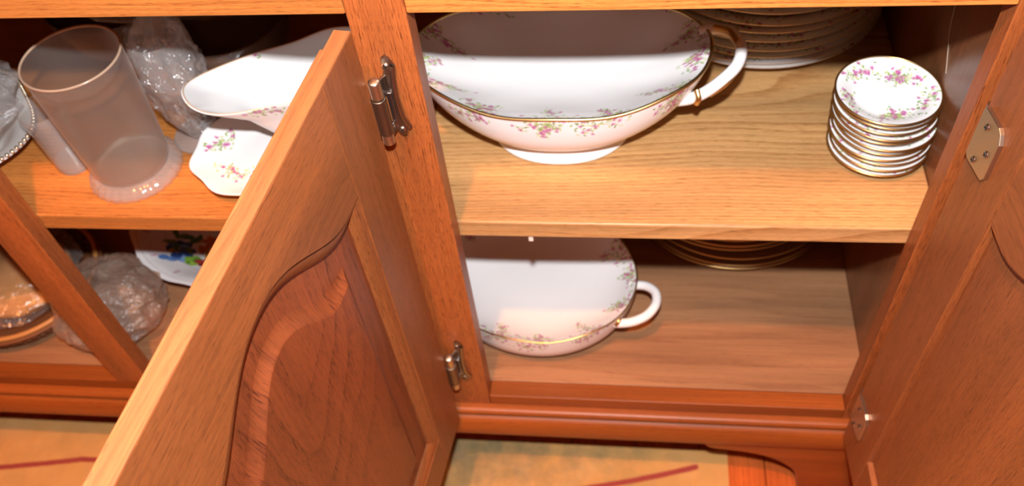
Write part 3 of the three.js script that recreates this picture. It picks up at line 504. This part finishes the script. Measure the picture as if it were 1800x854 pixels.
// a crumpled skin of plastic round an ellipsoid or a tall bag
function crumple(sx, sy, sz, amp, freq, seed, shape = () => 1, seg = 110, facet = true) {
  const g = new THREE.SphereGeometry(1, seg, Math.round(seg * 0.7)), p = g.attributes.position, uv = g.attributes.uv;
  for (let i = 0; i < p.count; i++) {
    let x = p.getX(i), y = p.getY(i), z = p.getZ(i); const r1 = 1 - 2 * Math.abs(vn3(x * freq + seed, y * freq, z * freq) - 0.5) * 2, r2 = 1 - 2 * Math.abs(vn3(x * freq * 2.6, y * freq * 2.6 + seed, z * freq * 2.6) - 0.5) * 2;
    const k = (1 + amp * (r1 - 0.4) + amp * 0.55 * (r2 - 0.4)) * shape(y);
    const py = Math.max(-0.96, y) ; p.setXYZ(i, x * sx * k, Math.max(0.0004, (py + 0.96) / 1.96 * sy * (1 + amp * 0.4 * (r1 - 0.4))), z * sz * k);
    uv.setXY(i, Math.atan2(z, x) * sx, y * sy * 0.5);
  }
  const m = mergeVertices(g, 1e-5); if (!facet) { m.computeVertexNormals(); return m; } const f = m.toNonIndexed(); f.computeVertexNormals(); return f;
}
{ // tall frosted vase with a ribbed foot
  const v = tag(group('glass_vase', scene, [-0.306, SH, -0.076]), 'tall frosted glass vase with a clear ribbed foot, left part of the shelf', 'vase');
  const body = [[0.0, 0.010], [0.026, 0.010], [0.032, 0.0125], [0.0345, 0.018], [0.0355, 0.03], [0.0372, 0.06], [0.0388, 0.095], [0.0402, 0.131]].map((q) => new THREE.Vector2(...q));
  mesh('vase_body', new THREE.LatheGeometry(new THREE.SplineCurve(body).getPoints(60), 96), frosted, v);
  mesh('vase_rim', rimTube(0.0402, 0.131, 0.0011), new THREE.MeshPhysicalMaterial({ color: 0xd8b89c, transmission: 0.4, roughness: 0.2, thickness: 0 }), v);
  const P = [[0.0, 0.0005], [0.03, 0.0005], [0.040, 0.0], [0.0418, 0.002], [0.0410, 0.0055], [0.037, 0.0095], [0.032, 0.0118], [0.026, 0.0105], [0.0, 0.0105]].map(([ax, y]) => ({ ax, az: ax, y }));
  mesh('vase_foot', loft(P, 192, (e, t) => { const k = 1 + 0.022 * Math.abs(Math.cos(15 * t)) * sst(0.028, 0.038, e.ax); return V(e.ax * k * Math.cos(t), e.y, e.ax * k * Math.sin(t)); }).g, clearRib, v);
}
{ // goblet in crumpled plastic between vase and sauce boat
  const g = tag(group('wine_glass', scene, [-0.2575, SH, -0.122]), 'cut glass goblet inside crumpled clear plastic between vase and sauce boat', 'glass');
  mesh('glass_bowl', new THREE.LatheGeometry(new THREE.SplineCurve([[0.004, 0.05], [0.018, 0.056], [0.026, 0.075], [0.027, 0.1], [0.025, 0.118]].map((q) => new THREE.Vector2(...q))).getPoints(30), 48), clearRib, g);
  mesh('glass_stem', new THREE.LatheGeometry([[0.0, 0], [0.027, 0.0008], [0.026, 0.002], [0.008, 0.005], [0.004, 0.012], [0.0055, 0.03], [0.004, 0.05]].map((q) => new THREE.Vector2(...q)), 40), clearRib, g);
  tag(mesh('plastic_wrap', crumple(0.0285, 0.128, 0.0285, 0.26, 4.2, 4.4, (y) => 0.9 + 0.2 * y, 58), film, scene), 'crumpled shiny clear plastic wrapped round the goblet on the shelf', 'plastic wrap').position.set(-0.257, SH, -0.122);
}
{ // silver dish with a beaded edge, under film, far left
  const d = tag(group('silver_dish', scene, [-0.506, SH, -0.088], 0.69), 'silver tray with beaded rim at the far left of the shelf', 'tray');
  const P = [[0, 0.004], [0.045, 0.004], [0.05, 0.0], [0.056, 0.002], [0.075, 0.020], [0.092, 0.024], [0.0935, 0.0255], [0.092, 0.0265], [0.075, 0.0225], [0.058, 0.007], [0.045, 0.0055], [0, 0.0055]].map(([ax, y]) => ({ ax, az: ax * 0.85, y }));
  mesh('tray_body', loft(P, 110, (e, t) => { const n = 3.2, c = Math.cos(t), s = Math.sin(t), k = Math.pow(Math.abs(c) ** n + Math.abs(s) ** n, -1 / n); return V(e.ax * c * k, e.y, e.az * s * k); }).g, silver, d);
  const bead = new THREE.SphereGeometry(0.0022, 10, 8), all = [];
  for (let k = 0; k < 120; k++) { const t = k / 120 * 6.28318, n = 3.2, c = Math.cos(t), s = Math.sin(t), q = Math.pow(Math.abs(c) ** n + Math.abs(s) ** n, -1 / n); all.push(bead.clone().translate(0.0925 * c * q, 0.0265, 0.0786 * s * q)); }
  const bm = mesh('beading', mergeGeometries(all), metal(0.78, 0.66, 0.48, 0.25), d); bm.userData.kind = 'stuff';
  tag(mesh('plastic_wrap', crumple(0.092, 0.050, 0.080, 0.16, 2.6, 9.1, (y) => 1.0 - 0.12 * y, 60), filmMilky, scene), 'milky plastic film bundled over the silver tray at far left', 'plastic wrap').position.set(-0.512, SH + 0.0268, -0.096);
}
{ // small wrapped tumbler behind the vase's left side
  const t = tag(group('glass_tumbler', scene, [-0.3685, SH, -0.083]), 'small clear tumbler standing between the frosted vase and the silver tray', 'glass');
  mesh('tumbler_body', new THREE.LatheGeometry([[0.0, 0.002], [0.0155, 0.002], [0.017, 0.004], [0.0185, 0.05], [0.0205, 0.07]].map((q) => new THREE.Vector2(...q)), 48), clearRib, t);
  mesh('tumbler_base', new THREE.CylinderGeometry(0.0165, 0.016, 0.008, 24).translate(0, 0.0045, 0), clearRib, t);
}
{ // dark bowls in film at the back of the left shelf
  const dark = new THREE.MeshPhysicalMaterial({ color: new THREE.Color().setRGB(0.16, 0.09, 0.06), roughness: 0.1, transmission: 0.3, thickness: 0 });
  const geo = new THREE.LatheGeometry(new THREE.SplineCurve([[0.0, 0.003], [0.022, 0.001], [0.03, 0.006], [0.052, 0.026], [0.062, 0.052], [0.064, 0.066], [0.0625, 0.066], [0.06, 0.051], [0.05, 0.027], [0.028, 0.009], [0, 0.007]].map((q) => new THREE.Vector2(...q))).getPoints(70), 64);
  const spots = [[-0.245, -0.215, 'smoky dark glass bowl at the back between goblet and sauce boat'], [-0.372, -0.25, 'smoky dark glass bowl at the back behind the frosted vase']];
  let proto; spots.forEach(([x, z, lab], k) => { const b = k ? proto.clone() : group('dark_bowl', scene); if (k) { b.name = numbered('dark_bowl'); scene.add(b); } else { proto = b; mesh('bowl_body', geo, dark, b); mesh('bowl_rim', rimTube(0.0633, 0.0662, 0.0012), dark, b); } b.position.set(x, SH, z); tag(b, lab, 'bowl'); });
  tag(mesh('plastic_wrap', crumple(0.125, 0.085, 0.05, 0.24, 3.4, 15.3, () => 1, 64), filmSoft, scene), 'loose clear plastic film lying over the dark bowls at the back', 'plastic wrap').position.set(-0.30, SH + 0.068, -0.225);
}
{ // lower left: fruit-painted bowl
  const b = tag(group('fruit_bowl', scene, [-0.330, HB, -0.222]), 'white shallow bowl painted with fruit, low at left behind the open door', 'bowl');
  const R = 0.124, P = [[0, 0.002], [0.045, 0.002], [0.05, 0], [0.055, 0.002], [0.085, 0.02], [0.112, 0.040], [R, 0.046], [R * 0.995, 0.0475], [0.111, 0.0425], [0.084, 0.0235], [0.052, 0.008], [0, 0.006]].map(([ax, y]) => ({ ax, az: ax, y }));
  const o = loft(P, 120, (e, t) => { const k = 1 + 0.008 * Math.cos(16 * t) * (e.ax / R) ** 6; return V(e.ax * k * Math.cos(t), e.y, e.ax * k * Math.sin(t)); });
  const p = o.g.attributes.position, u = o.g.attributes.uv; for (let i = 0; i < p.count; i++) u.setXY(i, 0.5 + p.getX(i) / (2.04 * R), 0.5 + p.getZ(i) / (2.04 * R));
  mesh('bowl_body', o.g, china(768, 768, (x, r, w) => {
    const C = w / 2; // fruit towards the front-left
    x.strokeStyle = 'rgba(150,110,120,0.35)'; x.lineWidth = 3; for (const q of [0.47, 0.36]) { x.beginPath(); x.arc(C, C, w * q, 0, 7); x.stroke(); }
    const dot = (px, py, s, col) => { x.fillStyle = col; x.beginPath(); x.arc(px, py, s, 0, 7); x.fill(); };
    for (let k = 0; k < 26; k++) dot(w * (0.21 + r() * 0.11), w * (0.19 + r() * 0.15), w * 0.022, ['#3d5f9e', '#5478b4', '#2c447a', '#7d9fd0'][k % 4]);
    for (let k = 0; k < 12; k++) dot(w * (0.31 + r() * 0.05), w * (0.20 + r() * 0.05), w * 0.02, ['#7fae3c', '#9cc24e', '#5a8a38'][k % 3]);
    for (let k = 0; k < 12; k++) dot(w * (0.365 + r() * 0.06), w * (0.20 + r() * 0.05), w * 0.02, ['#8c2b2a', '#a43a34', '#702020'][k % 3]);
    for (let k = 0; k < 16; k++) { x.fillStyle = ['#4e7a40', '#6d8e4c', '#c9a53e'][k % 3]; x.beginPath(); x.ellipse(w * (0.2 + r() * 0.2), w * (0.26 + r() * 0.14), w * 0.03, w * 0.012, r() * 6, 0, 7); x.fill(); }
    for (let k = 0; k < 9; k++) { x.fillStyle = '#c8742e'; x.beginPath(); x.ellipse(w * (0.37 + 0.03 * Math.cos(k)), w * (0.36 + 0.04 * Math.sin(k * 1.7)), w * 0.035, w * 0.014, k * 0.7, 0, 7); x.fill(); }  // orange patch: a pool of warm lamp light painted into the bowl's colour
    for (let k = 0; k < 16; k++) { const a = k / 16 * 6.28; x.fillStyle = 'rgba(160,80,110,0.4)'; x.beginPath(); x.ellipse(C + Math.cos(a) * w * 0.43, C + Math.sin(a) * w * 0.43, w * 0.018, w * 0.009, a, 0, 7); x.fill(); }
  }, 9), b);
}
{ // plastic bag behind the post, lower left
  const g = tag(mesh('plastic_bag', crumple(0.058, 0.084, 0.054, 0.14, 2.6, 21.7, (y) => 1.02 - 0.14 * y, 70), new THREE.MeshPhysicalMaterial({ color: new THREE.Color().setRGB(0.95, 0.86, 0.76), transmission: 0.85, roughness: 0.30, thickness: 0, bumpMap: filmSoft.bumpMap, bumpScale: 0.0012, side: THREE.DoubleSide, map: (() => {
    const c = document.createElement('canvas'); c.width = c.height = 256; const x = c.getContext('2d'), r = rng(3); x.fillStyle = '#efe8e2'; x.fillRect(0, 0, 256, 256);
    for (let k = 0; k < 24; k++) { x.fillStyle = `rgba(70,150,60,${0.25 + r() * 0.3})`; x.beginPath(); x.ellipse(150 + r() * 90, 118 + r() * 18, 10 + r() * 14, 4 + r() * 4, 0.3 * r(), 0, 7); x.fill(); }
    const t = new THREE.CanvasTexture(c); t.colorSpace = THREE.SRGBColorSpace; t.wrapS = t.wrapT = THREE.RepeatWrapping; t.repeat.set(1 / 0.28, 1 / 0.12); return t; })() }), scene), 'crumpled clear plastic bag with green print, behind the left post', 'bag');
  g.position.set(-0.440, HB, -0.080);
}
{ // woven basket with a wrapped loaf, far lower left
  const k = tag(group('wicker_basket', scene, [-0.572, HB, -0.118]), 'shallow brown wicker basket at the lower left corner', 'basket');
  const cane = new THREE.MeshStandardMaterial({ color: 0x6a3f20, roughness: 0.6 }), tan = new THREE.MeshStandardMaterial({ color: 0xb07a42, roughness: 0.5 });
  mesh('basket_base', new THREE.CylinderGeometry(0.078, 0.078, 0.004, 48).translate(0, 0.002, 0), cane, k);
  for (let row = 0; row < 4; row++) { const q = []; for (let i = 0; i < 144; i++) { const t = i / 144 * 6.28318, R = 0.080 + row * 0.0035 + 0.0016 * Math.sin(36 * t + (row % 2) * Math.PI); q.push(V(R * Math.cos(t), 0.005 + row * 0.0052, R * Math.sin(t))); } mesh('weaver', tube(q, 0.0022, 432, 6, true), cane, k); }
  for (let i = 0; i < 36; i++) { const t = (i + 0.5) / 36 * 6.28318; mesh('stake', tube([V(0.079 * Math.cos(t), 0.002, 0.079 * Math.sin(t)), V(0.092 * Math.cos(t), 0.024, 0.092 * Math.sin(t))], 0.0017, 4, 6), cane, k); }
  mesh('basket_rim', rimTube(0.0935, 0.0255, 0.0024), cane, k); mesh('rim_lining', rimTube(0.0885, 0.0275, 0.0030), tan, k);
  const l = tag(group('bread_loaf', scene, [-0.572, HB + 0.0045, -0.118]), 'golden loaf lying in the wicker basket under film', 'bread');
  mesh('loaf_crust', crumple(0.062, 0.048, 0.056, 0.05, 1.6, 3.3, () => 1, 60, false), new THREE.MeshStandardMaterial({ color: 0xc98d45, roughness: 0.7 }), l);
  tag(mesh('plastic_wrap', crumple(0.070, 0.064, 0.070, 0.15, 2.8, 31.9, () => 1, 56), film, scene), 'shiny plastic film over the loaf in the wicker basket', 'plastic wrap').position.set(-0.572, HB + 0.0045, -0.118);
}
{ // a stray hair on the inner side wall, a paper scrap under the shelf
  tag(mesh('hair_strand', tube([V(0, 0.062, -0.028), V(0, 0.050, -0.024), V(0, 0.046, -0.030), V(0, 0.034, -0.024), V(0, 0.015, -0.018), V(0, 0.0, -0.006), V(0, -0.012, 0.004)], 0.00025, 60, 5), new THREE.MeshStandardMaterial({ color: 0xc9b29a, roughness: 0.5 }), scene), 'single pale hair clinging to the side wall above the small plates', 'hair').position.set(PX - 0.0004, -0.135, -0.115);
  tag(mesh('paper_scrap', new RoundedBoxGeometry(0.004, 0.008, 0.0012, 2, 0.0005), new THREE.MeshStandardMaterial({ color: 0xe8dccb, roughness: 0.8 }), scene), 'tiny white paper scrap under the front edge of the shelf', 'paper').position.set(0.059, SH - 0.0232, -0.0225);
}
renderer.render(scene, camera);
